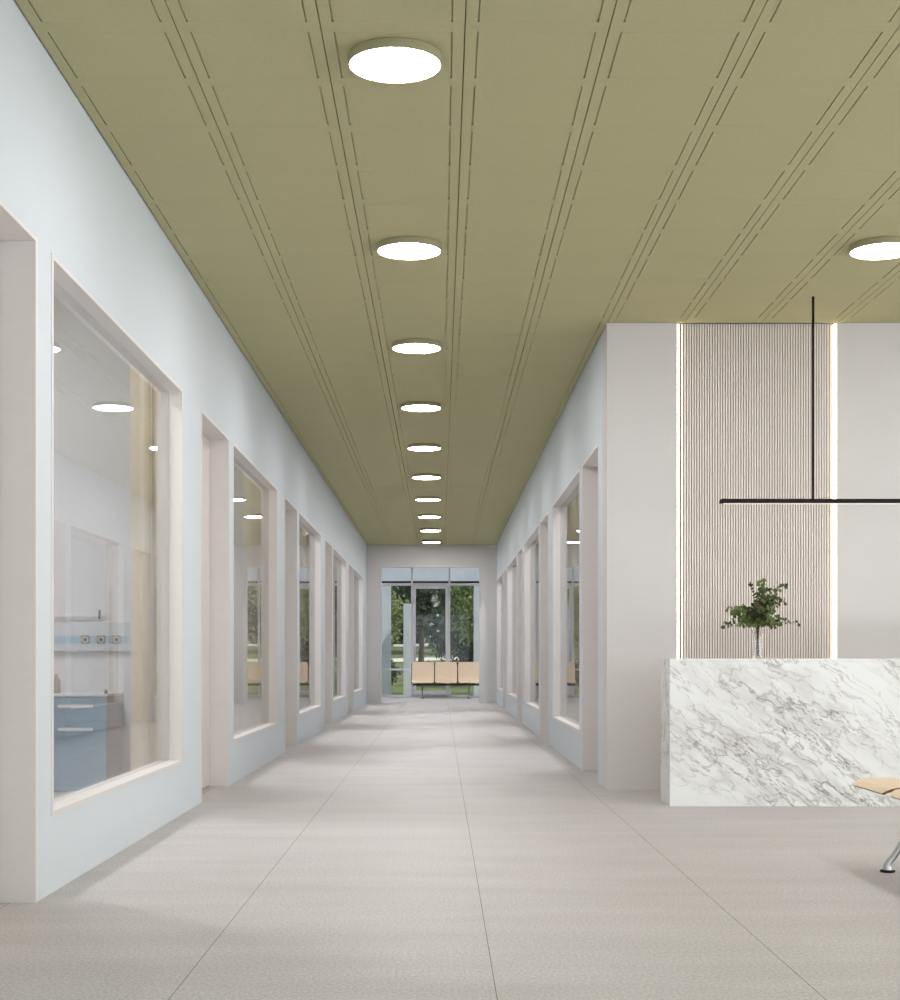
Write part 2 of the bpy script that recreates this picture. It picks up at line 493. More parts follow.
# end wall of the corridor with its opening
OX0, OX1, OZ = -1.375, 0.925, 3.15
mb = MB()
for x0, x1, z0, z1 in ((XL, OX0, 0, CEIL), (OX1, XR, 0, CEIL), (OX0, OX1, OZ, CEIL)):
    mb.box(x0, x1, Y_END, Y_END + 0.15, z0, z1)
bmesh.ops.remove_doubles(mb.bm, verts=mb.bm.verts, dist=1e-5)
mb.build('wall_end', M['white_wall'])['kind'] = 'structure'
mb = MB()
mb.box(OX0, OX0 + 0.018, Y_END - 0.01, Y_END + 0.16, 0, OZ)
mb.box(OX1 - 0.018, OX1, Y_END - 0.01, Y_END + 0.16, 0, OZ)
mb.box(OX0 + 0.018, OX1 - 0.018, Y_END - 0.01, Y_END + 0.16, OZ - 0.018, OZ)
mb.build('trim_1', M['frame'])['kind'] = 'structure'

# walls closing the side rooms and the cross hall at the end
mb = MB()
mb.box(-6.6, -6.45, -3.7, 40.1, 0, RCEIL + 0.05)
for k in range(6):
    y = 6.36 + PER * k
    if k == 5: y = Y_END
    mb.box(-6.45, XL - WT - 0.001, y, y + 0.15, 0, RCEIL + 0.05)
mb.build('wall_room_left', M['room_wall'])['kind'] = 'structure'
mb = MB()
mb.box(6.3, 6.45, Y_REC + 0.30, 40.1, 0, RCEIL + 0.05)
for k in range(5):
    y = 13.87 + PER * k
    if k == 4: y = Y_END
    mb.box(XR + WT + 0.001, 6.3, y, y + 0.15, 0, RCEIL + 0.05)
mb.build('wall_room_right', M['room_wall'])['kind'] = 'structure'

# reception wall with a full-height niche for the fluted panel
NX0, NX1 = 1.853, 3.100
for nm, x0, x1, ya in (('wall_reception_left', XR, NX0, Y_REC), ('wall_reception_niche', NX0 + 0.0003, NX1 - 0.0003, Y_REC + 0.10), ('wall_reception_right', NX1, 8.1, Y_REC)):
    MB().box(x0, x1, ya, Y_REC + 0.30, 0, CEIL + 0.05).build(nm, M['white_wall'])['kind'] = 'structure'

# lobby walls behind and beside the camera, with window openings for daylight
mb = MB()
mb.box(7.95, 8.1, -3.7, -0.3, 0, CEIL + .05); mb.box(7.95, 8.1, 9.5, Y_REC, 0, CEIL + .05)
mb.box(7.95, 8.1, -0.3, 9.5, 0, 0.25); mb.box(7.95, 8.1, -0.3, 9.5, 2.55, CEIL + .05)
mb.build('wall_lobby_side', M['white_wall'])['kind'] = 'structure'
mb = MB()
mb.box(-6.45, -1.8, -3.65, -3.5, 0, CEIL + .05); mb.box(6.6, 7.95, -3.65, -3.5, 0, CEIL + .05)
mb.box(-1.8, 6.6, -3.65, -3.5, 0, 0.12); mb.box(-1.8, 6.6, -3.65, -3.5, 3.48, CEIL + .05)
mb.build('wall_back', M['white_wall'])['kind'] = 'structure'

# ------------------------------------------------------------------ ceiling: grooved felt panels
def ceiling_panels():
    mb = MB(); bm = mb.bm
    T = 0.03; GX = 0.0024; GY = 0.0004; R = 0.052; RW = 0.0036; RD = 0.008; RT = 0.0005
    def panel(x0, x1, y0, y1):
        a0, a1, b0, b1 = x0 + GX, x1 - GX, y0 + GY, y1 - GY
        xs = [a0, a0 + R - RW, a0 + R + RW, a1 - R - RW, a1 - R + RW, a1]
        ys = [b0, b0 + R - RW, b0 + R + RW, b1 - R - RW, b1 - R + RW, b1]
        def hgt(i, j):
            if i in (-1, 5) or j in (-1, 5): return T
            if i in (1, 3) and j in (1, 2, 3): return RD      # long grooves, broken at the panel ends
            if i == 2 and j in (1, 3): return RT              # shallow cross grooves
            return 0.0
        cache = {}
        def v(x, y, z):
            k = (x, y, z)
            if k not in cache: cache[k] = bm.verts.new((xs[x], ys[y], CEIL + z))
            return cache[k]
        for i in range(5):
            for j in range(5):
                h = hgt(i, j)
                bm.faces.new((v(i, j, h), v(i, j + 1, h), v(i + 1, j + 1, h), v(i + 1, j, h)))
        for i in range(-1, 5):
            for j in range(5):
                p, q = hgt(i, j), hgt(i + 1, j)
                if p == q: continue
                f = (v(i + 1, j, p), v(i + 1, j, q), v(i + 1, j + 1, q), v(i + 1, j + 1, p))
                bm.faces.new(f)
        for j in range(-1, 5):
            for i in range(5):
                p, q = hgt(i, j), hgt(i, j + 1)
                if p == q: continue
                f = (v(i, j + 1, p), v(i + 1, j + 1, p), v(i + 1, j + 1, q), v(i, j + 1, q))
                bm.faces.new(f)
    y0 = 6.267 - 0.6 * 16
    for r in range(64):
        ya = y0 + 0.6 * r
        yb = ya + 0.6
        if ya > Y_END - 0.02: break
        for c in range(16):
            xa = -1.696 + 0.6 * c
            xb = xa + 0.6
            if yb < Y_REC - 0.1: y_hi = yb
            elif c < 5: y_hi = yb
            elif ya < Y_REC - 0.05: y_hi = Y_REC
            else: continue
            y_hi = min(y_hi, Y_END - 0.004)
            if c == 0: panel(xa + 0.002, xb, ya, y_hi)
            elif c == 4 and ya > Y_REC: panel(xa, xb - 0.006, ya, y_hi)
            else: panel(xa, min(xb, 7.94), ya, y_hi)
    return mb.build('ceiling', M['felt'], fix=False)
ceiling_panels()['kind'] = 'structure'
mb = MB()
mb.box(XL - 0.003, 8.1, -3.7, Y_REC + 0.05, CEIL + 0.031, RCEIL + 0.2)
mb.box(XL - 0.003, XR + 0.003, Y_REC + 0.05, Y_END + 0.05, CEIL + 0.031, RCEIL + 0.2)
mb.box(-6.6, 6.45, Y_END + 0.05, 40.15, CEIL + 0.031, RCEIL + 0.2)
mb.build('ceiling_slab', M['felt_dark'])['kind'] = 'structure'
mb = MB()
mb.box(-6.6, XL - 0.01, -3.7, Y_END + 0.05, RCEIL, RCEIL + 0.2)
mb.box(XR + 0.01, 6.45, Y_REC + 0.06, Y_END + 0.05, RCEIL, RCEIL + 0.2)
mb.box(-6.45, 6.3, Y_END + 0.15, 40.05, CEIL - 0.02, CEIL + 0.03)
mb.build('ceiling_rooms', M['room_wall'])['kind'] = 'structure'

# ------------------------------------------------------------------ end glazing
root = empty('window_end', (0, Y_GLZ, 0)); root['kind'] = 'structure'; root.name = 'window_10'
mb = MB()
GX0, GX1 = -4.83, 4.27
mull = [-4.83, -3.83, -2.81, -1.73, -0.745, 0.245, 1.235, 2.25, 3.26, 4.27]
for x in mull:
    mb.box(x - 0.025, x + 0.025, -0.05, 0.05, 0.0, CEIL - 0.02)
for x0, x1 in zip(mull, mull[1:]):
    mb.box(x0 + .025, x1 - .025, -0.045, 0.045, 0.0, 0.06)
    mb.box(x0 + .025, x1 - .025, -0.045, 0.045, 2.955, 3.02)
    mb.box(x0 + .025, x1 - .025, -0.045, 0.045, CEIL - 0.08, CEIL - 0.02)
    if abs(x0 + 0.745) > .1:
        mb.box(x0 + .025, x1 - .025, -0.04, 0.04, 0.71, 0.76)
mb.build('window_frame', M['aluframe'], root)
MB().box(GX0 + .04, GX1 - .04, -0.006, 0.006, 0.05, CEIL - 0.05).build('glass_pane', M['facade_pane'], root)
droot = empty('door_10', (-0.25, Y_GLZ - 0.07, 0)); droot['kind'] = 'structure'
mb = MB()
hw = 0.495 - 0.028
for s in (-1, 1): mb.box(s * hw - (0.075 if s > 0 else 0), s * hw + (0.075 if s < 0 else 0), -0.025, 0.02, 0.065, 2.95, 0.004)
mb.box(-hw + .075, hw - .075, -0.024, 0.019, 0.065, 0.17)
mb.box(-hw + .075, hw - .075, -0.024, 0.019, 2.87, 2.95)
mb.build('door_frame', M['aluframe'], droot)
mb = MB(); mb.tube([(-hw + .04, -0.07, 0.95), (-hw + .04, -0.07, 1.35)], 0.012, 12)
for z in (1.0, 1.3): mb.tube([(-hw + .04, -0.02, z), (-hw + .04, -0.07, z)], 0.008, 8)
mb.build('door_handle', M['alu'], droot, smooth_angle=40)
# solid ends of the glazed facade
mb = MB(); mb.box(-6.45, -4.87, 39.95, 40.1, 0, CEIL); mb.box(4.31, 6.3, 39.95, 40.1, 0, CEIL)
mb.build('wall_facade', M['room_wall'])['kind'] = 'structure'

# ------------------------------------------------------------------ fluted panel and light strips
pan = empty('fluted_panel', ((NX0 + NX1) / 2, Y_REC + 0.099, 0))
tag(pan, 'tall grey-beige fluted wall panel behind the marble desk, edges glowing warm', 'wall panel')
PW = 0.590
M['flute'] = mat('grey_beige_slats', srgb(246, 238, 232), 0.6, 0.25, mix=(20, srgb(243, 235, 229), (1, 1, 0.2)))
M['flute_back'] = mat('dark_slat_backing', srgb(96, 90, 86), 0.7, 0.2, mix=(20, srgb(90, 85, 81), (1, 1, 0.2)))
MB().box(-PW, PW, -0.068, 0, 0, CEIL - 0.004).build('backing_board', M['flute_back'], pan)
mb = MB()
ns = 58; pitch = 2 * PW / ns
for k in range(ns):
    xc = -PW + pitch * (k + 0.5)
    hw_ = pitch * 0.35
    x0, x1, xa, xb = xc - hw_, xc + hw_, xc - hw_ * 0.55, xc + hw_ * 0.55
    yb_, ym, yf = -0.068, -0.079, -0.085
    ring = [(x0, yb_), (x0, ym), (xa, yf), (xb, yf), (x1, ym), (x1, yb_)]
    lo = [mb.bm.verts.new((x, y, 0)) for x, y in ring]
    hi = [mb.bm.verts.new((x, y, CEIL - 0.004)) for x, y in ring]
    for i in range(6):
        mb.bm.faces.new((lo[i], lo[(i + 1) % 6], hi[(i + 1) % 6], hi[i]))
    mb.bm.faces.new(list(reversed(lo))); mb.bm.faces.new(hi)
mb.build('slats', M['flute'], pan)
def strip(x0, x1, label):
    o = empty('light_strip', ((x0 + x1) / 2, Y_REC + 0.10, 0))
    tag(o, label, 'light strip', 'vertical light strips beside the fluted panel')
    h = (x1 - x0) / 2
    MB().box(-h, h, -0.06, 0, 0.0, CEIL - 0.004).build('profile', M['alu'], o)
    MB().box(-h + 0.001, h - 0.001, -0.1000, -0.06, 0.01, CEIL - 0.006, 0.002).build('diffuser', M['strip'], o)
strip(NX0 + 0.001, NX0 + 0.016, 'thin vertical warm light strip along the left edge of the fluted panel')
strip(NX1 - 0.023, NX1 - 0.001, 'thin vertical white-hot light strip along the right edge of the fluted panel')

# ------------------------------------------------------------------ ceiling lights
def make_ceiling_light():
    o = empty('ceiling_light', (0, 0, 0))
    mb = MB()
    mb.lathe([(0.195, 0.0), (0.203, -0.002), (0.205, -0.040), (0.203, -0.043), (0.198, -0.043), (0.198, -0.035), (0.0001, -0.035)], n=72)
    mb.build('housing', M['lamp_ring'], o, smooth_angle=40)
    mb = MB(); mb.lathe([(0.1975, -0.034), (0.1975, -0.0405), (0.190, -0.0425), (0.0001, -0.0435)], n=72)
    mb.build('diffuser', M['diffuser'], o, smooth_angle=40)
    return o
light0 = make_ceiling_light()
ORD = ['nearest and largest', 'second from the front', 'third from the front', 'fourth from the front', 'fifth from the front',
       'sixth from the front', 'seventh from the front', 'third from the end wall', 'second from the end wall', 'smallest and farthest']
for k in range(10):
    o = light0 if k == 0 else copy_tree(light0)
    o.location = (-0.196, 6.567 + 3.0 * k, CEIL)
    tag(o, 'round white ceiling light in the long corridor row, ' + ORD[k], 'ceiling light', 'round ceiling lights of the corridor row')
for x, y, lab in ((2.804, 9.567, 'round white ceiling light at the right edge, over the space before the marble desk'),
                  (2.804, 6.567, 'round white ceiling light over the lobby bench, right of the picture'),
                  (5.804, 9.567, 'round white ceiling light over the lobby, far right of the marble desk'),
                  (2.804, 3.567, 'round white ceiling light over the lobby right of the viewpoint')):
    o = copy_tree(light0)
    o.location = (x, y, CEIL)
    tag(o, lab, 'ceiling light', 'round ceiling lights of the lobby')
# unseen lamps added to light the side rooms
lr = None
spots = [(-3.1, 6.36 + PER * k + dy, 'left') for k in range(5) for dy in (1.7, 3.6)] + \
        [(2.6, 13.87 + PER * k + dy, 'right') for k in range(4) for dy in (1.6, 3.6) if 13.87 + PER * k + dy < 34.6]
for x, y, sd in spots:
    if lr is None:
        lr = copy_tree(light0)
        for ch in lr.children:
            if ch.name.startswith('diffuser'):
                ch.data = ch.data.copy(); ch.data.materials.clear(); ch.data.materials.append(M['diffuser_added'])
        o = lr
    else:
        o = copy_tree(lr)
    o.location = (x, y, RCEIL)
    base = 6.36 if sd == 'left' else 13.87
    kk = int((y - base) / PER)
    tag(o, 'added unseen light in the room behind the %s %s-hand window, %s of its pair' %
        (['nearest', 'second', 'third', 'fourth', 'fifth'][kk], sd, 'near one' if (y - base) % PER < 3 else 'far one'),
        'ceiling light', 'added lights inside the %s rooms' % sd)
for x in (-2.3, 2.3):  # unseen lamps added to brighten the corridor end
    o = copy_tree(lr); o.location = (x, 37.2, CEIL - 0.02)
    tag(o, 'added unseen light in the cross hall beyond the end opening, ' + ('left one' if x < 0 else 'right one'), 'ceiling light', 'added lights of the cross hall')

# ------------------------------------------------------------------ marble reception desk
DX0, DX1, DY0, DY1, DZ = 1.594, 5.30, 10.48, 10.90, 1.026
desk = empty('reception_desk', (DX0, DY0, 0))
tag(desk, 'long white reception desk clad in grey-veined marble, a vase of branches on top', 'desk')
W_, D_ = DX1 - DX0, DY1 - DY0
t = 0.02
# slabs share the desk's own texture space so veins run over the edges
MB().box(0.0005, W_ - 0.0005, 0, t, 0, DZ - t, 0.0012, 1).build('front_panel', M['marble'], desk)
MB().box(0, W_, 0.0, D_, DZ - t + 0.0005, DZ, 0.0012, 1).build('countertop', M['marble'], desk)
MB().box(0, t, t + 0.0005, D_, 0, DZ - t, 0.0012, 1).build('side_panel', M['marble'], desk)
MB().box(W_ - t, W_, t + 0.0005, D_, 0, DZ - t, 0.0012, 1).build('side_panel', M['marble'], desk)
MB().box(t + .001, W_ - t - .001, D_ - 0.03, D_ - 0.012, 0, DZ - t, 0).build('back_panel', M['door'], desk)
MB().box(t + .05, W_ - t - .05, D_ - 0.011, D_ + 0.38, 0.70, 0.73, 0.002).build('work_surface', M['door'], desk)
for xx in (t + 0.05, W_ - t - 0.07): 
    MB().box(xx, xx + 0.02, D_ - 0.011, D_ + 0.36, 0, 0.6995).build('support_panel', M['door'], desk)

# ------------------------------------------------------------------ pendant bar
pend = empty('pendant_light', (2.02, 10.93, 2.145))
tag(pend, 'slim black linear pendant bar hanging over the marble desk', 'pendant light')
PL = 3.0
def stadium(mb, L, wy, z0, z1, r):
    pts = []
    hw = wy / 2
    for k in range(13):
        a = math.pi / 2 + math.pi * k / 12
        pts.append((hw + hw * math.cos(a), hw * math.sin(a)))
    for k in range(13):
        a = -math.pi / 2 + math.pi * k / 12
        pts.append((L - hw + hw * math.cos(a), hw * math.sin(a)))
    lo = [mb.bm.verts.new((x, y, z0)) for x, y in pts]
    mi = [mb.bm.verts.new((x, y, z1 - r)) for x, y in pts]
    cx = L / 2
    hi = [mb.bm.verts.new((x + (r if x < cx else -r) * (1 if (x < hw or x > L - hw) else 0), y * (1 - r / hw), z1)) for x, y in pts]
    for a, b in ((lo, mi), (mi, hi)):
        for i in range(len(pts)):
            mb.bm.faces.new((a[i], a[(i + 1) % len(pts)], b[(i + 1) % len(pts)], b[i]))
    mb.bm.faces.new(list(reversed(lo))); mb.bm.faces.new(hi)
mb = MB(); stadium(mb, PL, 0.05, 0.004, 0.036, 0.012)
mb.build('bar', M['black_metal'], pend, smooth_angle=35)
mb = MB(); mb.box(0.03, PL - 0.03, -0.017, 0.017, -0.001, 0.0045, 0.001)
mb.build('diffuser', M['bar_led'], pend)
for x in (0.68, PL - 0.68):
    MB().tube([(x, 0, 0.036), (x, 0, CEIL - 2.145 - 0.002)], 0.0095, 14).build('rod', M['black_metal'], pend, smooth_angle=40)

# ------------------------------------------------------------------ vase with eucalyptus
VX, VY = 2.245, 10.68
vase = MB()
vase.lathe([(0.0001, 0.0), (0.034, 0.0), (0.038, 0.004), (0.038, 0.02), (0.033, 0.07), (0.031, 0.12), (0.034, 0.17), (0.042, 0.205),
            (0.0395, 0.205), (0.0315, 0.17), (0.0285, 0.12), (0.0305, 0.07), (0.035, 0.022), (0.0001, 0.016)], n=40)
v = vase.build('glass_vase', M['vase'], None, (VX, VY, DZ), smooth_angle=50)
tag(v, 'slim clear glass vase holding leafy branches on the marble desk', 'vase')

bq = empty('eucalyptus_bouquet', (VX, VY, DZ + 0.02))
tag(bq, 'loose bunch of dark green round-leaved eucalyptus branches standing in the glass vase', 'plant')
rng = random.Random(5)
def leaf_disc(V, F, c, nrm, up, r, asp):
    nrm = nrm.normalized(); u = up - nrm * up.dot(nrm)
    if u.length < 1e-4: u = nrm.orthogonal()
    u.normalize(); s = nrm.cross(u)
    b = len(V)
    N_ = 9
    V.append(c + nrm * r * 0.10 + u * r)
    for k in range(N_):
        a = 2 * math.pi * k / N_ + math.pi / N_
        rr = r * (1.0 if k not in (4,) else 1.12)
        V.append(c + u * r + (-u * math.cos(a) * -1) * rr + s * math.sin(a) * rr * asp)
    for k in range(N_):
        F.append((b, b + 1 + k, b + 1 + (k + 1) % N_))
# branch targets in the picture plane: (dx, dz above desk, dy), leaf size
branches = [(-0.235, 0.235, 0.02, 0.021, 0), (-0.215, 0.345, -0.06, 0.025, 0), (-0.12, 0.36, 0.08, 0.028, 0), (-0.055, 0.53, 0.0, 0.014, 1),
            (0.02, 0.54, -0.05, 0.026, 0), (0.085, 0.50, 0.06, 0.025, 0), (0.215, 0.525, 0.0, 0.022, 0), (0.17, 0.40, -0.10, 0.023, 1),
            (0.295, 0.255, 0.03, 0.020, 0), (0.12, 0.34, 0.11, 0.027, 0), (-0.04, 0.36, -0.12, 0.030, 1), (-0.13, 0.26, -0.08, 0.026, 0),
            (0.145, 0.44, 0.02, 0.027, 0), (0.05, 0.47, 0.08, 0.026, 0), (-0.16, 0.31, 0.06, 0.024, 0), (0.18, 0.29, 0.05, 0.024, 0), (0.07, 0.34, -0.10, 0.030, 0),
            (0.06, 0.40, -0.02, 0.024, 1), (0.11, 0.23, -0.06, 0.024, 0), (-0.02, 0.32, 0.03, 0.032, 0)]
for bi, (dx, dz, dy, ls, dk) in enumerate(branches):
    p0 = Vector((rng.uniform(-.010, .010), rng.uniform(-.010, .010), 0.003))
    p1 = Vector((dx * 0.03, dy * 0.03, 0.19))
    p3 = Vector((dx, dy, dz - 0.02))
    p2 = p1 + Vector((dx * 0.25, dy * 0.25, max(0.06, (dz - 0.2) * 0.85)))
    pts = []
    for k in range(4): pts.append(p0.lerp(p1, k / 4))
    for k in range(13):
        t_ = k / 12
        pts.append(p1 * (1 - t_) ** 2 + p2 * 2 * t_ * (1 - t_) + p3 * t_ * t_)
    br = MB().tube(pts, [0.0009 if i < 4 else 0.0022 - 0.0014 * i / len(pts) for i in range(len(pts))], 6).build('branch', M['stem'], bq, smooth_angle=60)
    V, F = [], []
    def add_leaves(c, tang, size, jit):
        for sgn in (-1, 1, 1):
            side = tang.orthogonal().normalized()
            side.rotate(Matrix.Rotation(rng.uniform(0, 6.28), 3, tang))
            side = side * sgn
            nrm = (tang * rng.uniform(0.1, .9) + Vector((rng.uniform(-.9, .9), rng.uniform(-1.3, .3), rng.uniform(-.3, .9)))).normalized()
            leaf_disc(V, F, c + side * size * 0.25, nrm, side + tang * 0.3, size * 0.80 * rng.uniform(.7, 1.1) * jit, rng.uniform(.75, 1.0))
    start = 7 if dz > 0.3 else 8
    for i in range(start, len(pts)):
        f = i / len(pts)
        tang = (pts[i] - pts[i - 1]).normalized()
        add_leaves(pts[i], tang, ls * (1.05 - 0.25 * f), 1.0)
        if i < len(pts) - 3 and i % 2 == 0 and ls > 0.018:
            sd = tang.orthogonal().normalized(); sd.rotate(Matrix.Rotation(rng.uniform(0, 6.28), 3, tang))
            q = pts[i] + (sd + tang).normalized() * rng.uniform(.03, .06)
            add_leaves(q, (sd + tang).normalized(), ls * .75, 1.0)
    from_arrays('leaves', V, F, M['euca_dark'] if dk else M['euca'], br)

# ------------------------------------------------------------------ tandem plywood benches
def make_bench(nseat, name='tandem_bench'):
    """local: seats run along +x from 0, facing -y, beam at y = 0"""
    P = 0.60
    root = empty(name)
    MB().box(0.03, nseat * P - 0.03, -0.035, 0.035, 0.325, 0.375, 0.006).build('beam', M['dark_metal'], root)
    # side profile of the seat shell (y, z)
    prof = [(-0.345, 0.400), (-0.335, 0.412), (-0.31, 0.424), (-0.26, 0.434), (-0.16, 0.434), (-0.05, 0.424), (0.04, 0.416),
            (0.095, 0.424), (0.135, 0.455), (0.155, 0.51), (0.172, 0.60), (0.19, 0.72), (0.207, 0.84), (0.218, 0.935)]
    for s in range(nseat):
        w = 0.5 * (P - 0.028); cx = P * (s + 0.5)
        nx = 12
        V, F = [], []
        th = 0.012
        def outline(i):
            # rounded front corners and top corners
            n_ = len(prof)
            y, z = prof[i]
            if i == 0: return w - 0.05
            if i == 1: return w - 0.025
            if i == 2: return w - 0.008
            if i == n_ - 1: return w - 0.02
            return w
        nrm = []
        for i in range(len(prof)):
            a = prof[max(0, i - 1)]; b = prof[min(len(prof) - 1, i + 1)]
            d = Vector((b[0] - a[0], b[1] - a[1])).normalized(); nrm.append(Vector((d.y, -d.x)))
        for side in (0, 1):
            for i, (y, z) in enumerate(prof):
                o_ = nrm[i] * (th * side)
                hw_ = outline(i)
                for k in range(nx + 1):
                    u = -1 + 2 * k / nx
                    V.append((cx + u * hw_, y + o_.x, z + o_.y))
        R_ = nx + 1; NP = len(prof); off = NP * R_
        for i in range(NP - 1):
            for k in range(nx):
                a = i * R_ + k
                F.append((a, a + 1, a + 1 + R_, a + R_))
                F.append((off + a, off + a + R_, off + a + 1 + R_, off + a + 1))
        edgeF = []
        for i in range(NP - 1):
            a = i * R_; edgeF.append((a, a + R_, off + a + R_, off + a))
            a = i * R_ + nx; edgeF.append((a, off + a, off + a + R_, a + R_))
        for k in range(nx):
            a = k; edgeF.append((a, off + a, off + a + 1, a + 1))
            a = (NP - 1) * R_ + k; edgeF.append((a, a + 1, off + a + 1, off + a))
        o = from_arrays('seat_shell', V, F + edgeF, M['ply'], root)
        o.data.materials.append(M['ply_edge'])
        smooth(o.data, 40)
        for p in o.data.polygons[len(F):]: p.material_index = 1
        for dx in (-0.12, 0.12):
            MB().box(cx + dx - 0.015, cx + dx + 0.015, -0.2, 0.12, 0.376, 0.403, 0.003).build('seat_bracket', M['dark_metal'], root)
    for s in range(nseat + 1):
        x = min(max(P * s, 0.012), nseat * P - 0.012)
        mb = MB()
        mb.tube([(x, 0.0, 0.376), (x, 0.06, 0.39), (x, 0.150, 0.43), (x, 0.185, 0.55), (x, 0.215, 0.75), (x, 0.233, 0.90)], 0.010, 8)
        mb.tube([(x, 0.0, 0.378), (x, -0.18, 0.392), (x, -0.30, 0.398)], 0.009, 8)
        if 0 < s < nseat:
            pass
        mb.build('spacer_frame', M['dark_metal'], root, smooth_angle=50)
    for x in (0.29, 0.29 + 0.6 * max(1, nseat - 2)):
        mb = MB()
        for sg in (-1, 1):
            pts = [(x, 0.0, 0.335), (x, sg * 0.06, 0.30), (x, sg * 0.16, 0.165), (x, sg * 0.215, 0.075), (x, sg * 0.238, 0.05), (x, sg * 0.245, 0.030), (x, sg * 0.245, 0.012)]
            mb.tube(pts, [0.022, 0.021, 0.017, 0.016, 0.017, 0.020, 0.022], 14)
        mb.tube([(x, 0, 0.34), (x, 0, 0.29)], [0.03, 0.022], 14)
        lg = mb.build('leg', M['alu'], root, smooth_angle=50)
        for sg in (-1, 1):
            MB().lathe([(0.030, 0.0), (0.036, 0.003), (0.036, 0.009), (0.026, 0.012)], (x, sg * 0.245), 28).build('rubber_foot', M['rubber'], lg, smooth_angle=40)
    return root

b1 = make_bench(3)
b1.location = (2.395, 7.545, 0); b1.rotation_euler = (0, 0, -math.pi / 2)
tag(b1, 'light plywood bench with metal legs before the marble desk, at the right edge', 'bench')
b2 = make_bench(4)
b2.location = (-0.745, 39.0, 0)
tag(b2, 'row of joined light plywood seats before the glazing at the end of the corridor', 'bench')

# ------------------------------------------------------------------ curtains behind the windows
def curtain(side, y0, y1, label, group):
    s = side
    x0 = (XL - WT - 0.13) if s < 0 else (XR + WT + 0.13)
    V, F = [], []
    L_ = y1 - y0
    nn = 120
    r = random.Random(int(y0 * 10))
    ph = r.uniform(0, 6)
    zs = [0.02, 1.4, 2.8, 4.05]
    for zi, z in enumerate(zs):
        for k in range(nn + 1):
            u = k / nn
            y = y0 + L_ * u
            f = u * L_ / 0.17 * 2 * math.pi
            amp = 0.040 + 0.012 * math.sin(u * 9 + ph)
            x = amp * math.sin(f + 0.6 * math.sin(u * 13 + ph) + zi * 0.04)
            V.append((x, y + 0.012 * math.sin(2 * f + ph) - (y0 + y1) / 2, z))
    for zi in range(3):
        for k in range(nn):
            a = zi * (nn + 1) + k
            F.append((a, a + 1, a + nn + 2, a + nn + 1))
    root = empty('curtain', (x0, (y0 + y1) / 2, 0))
    tag(root, label, 'curtain', group)
    o = from_arrays('cloth', V, F, M['curtain'], root, True)
    mb = MB(); mb.box(-0.02, 0.02, -L_ / 2 - 0.02, L_ / 2 + 0.02, 4.05, RCEIL - 0.001)
    mb.build('rail', M['white_plastic'], root)
    return root
for k, w_ in enumerate(['nearest', 'second', 'third', 'fourth', 'farthest']):
    curtain(-1, (9.70, 9.33, 9.9, 9.9, 9.9)[k] + PER * k, 11.3 + PER * k, 'beige floor-length curtain behind the %s window of the left-hand wall' % w_, 'curtains behind the left windows')
for k, w_ in enumerate(['nearest', 'second', 'third']):
    curtain(1, 17.3 + PER * k, 18.6 + PER * k, 'beige floor-length curtain behind the %s window of the right-hand wall' % w_, 'curtains behind the right windows')

# ------------------------------------------------------------------ things in the nearest side room
YW = 6.36 + PER       # far wall face of that room
cab = empty('bedside_cabinet', (-2.795, YW - 0.28, 0))
tag(cab, 'muted blue drawer cabinet with white top behind the nearest left window', 'cabinet')
cw, cd, ch = 0.235, 0.27, 0.735
MB().box(-cw, cw, -cd + 0.02, cd, 0.008, ch, 0.002).build('carcass', M['cab_side'], cab)
MB().box(-cw - .006, cw + .006, -cd - 0.012, cd, ch + .0005, ch + 0.020, 0.003).build('top', M['white_plastic'], cab)
def handle(z, parent):
    mb = MB(); mb.box(-0.135, 0.135, -cd - 0.030, -cd - 0.020, z - 0.012, z + 0.012, 0.003)
    for x in (-0.12, 0.12): mb.box(x - 0.006, x + 0.006, -cd - 0.021, -cd, z - 0.005, z + 0.005)
    mb.build('handle', M['white_plastic'], parent)
dr = MB().box(-cw + .002, cw - .002, -cd, -cd + 0.0195, 0.545, ch - 0.004, 0.002).build('drawer', M['cab_blue'], cab); handle(0.660, dr)
dr = MB().box(-cw + .002, cw - .002, -cd, -cd + 0.0195, 0.008, 0.541, 0.002).build('door', M['cab_blue'], cab); handle(0.482, dr)
for sx in (-1, 1):
    for sy in (-1, 1):
        MB().tube([(sx * (cw - .05), sy * (cd - .06), 0.008), (sx * (cw - .05), sy * (cd - .06), 0.0)], 0.02, 12).build('foot', M['rubber'], cab)
mb = MB(); mb.lathe([(0.0001, 0), (0.014, 0), (0.016, 0.006), (0.014, 0.02), (0.008, 0.028), (0.0001, 0.03)], n=20)
k_ = mb.build('black_stopper', M['black_metal'], None, (-2.577, YW - 0.50, ch + 0.0205), smooth_angle=50)
tag(k_, 'small black stopper on the front corner of the blue cabinet top', 'stopper')
mb = MB(); mb.lathe([(0.0001, 0), (0.03, 0), (0.032, 0.01), (0.032, 0.10), (0.012, 0.125), (0.012, 0.15), (0.0001, 0.15)], n=24)
k_ = mb.build('bottle', mat('grey_bottle', srgb(160, 152, 146), 0.4, 0.4, mix=(30, srgb(152, 144, 138), (1, 1, 1))), None, (-2.985, YW - 0.40, ch + 0.0205), smooth_angle=50)
tag(k_, 'small grey bottle on the blue cabinet top, at the left window edge', 'bottle')

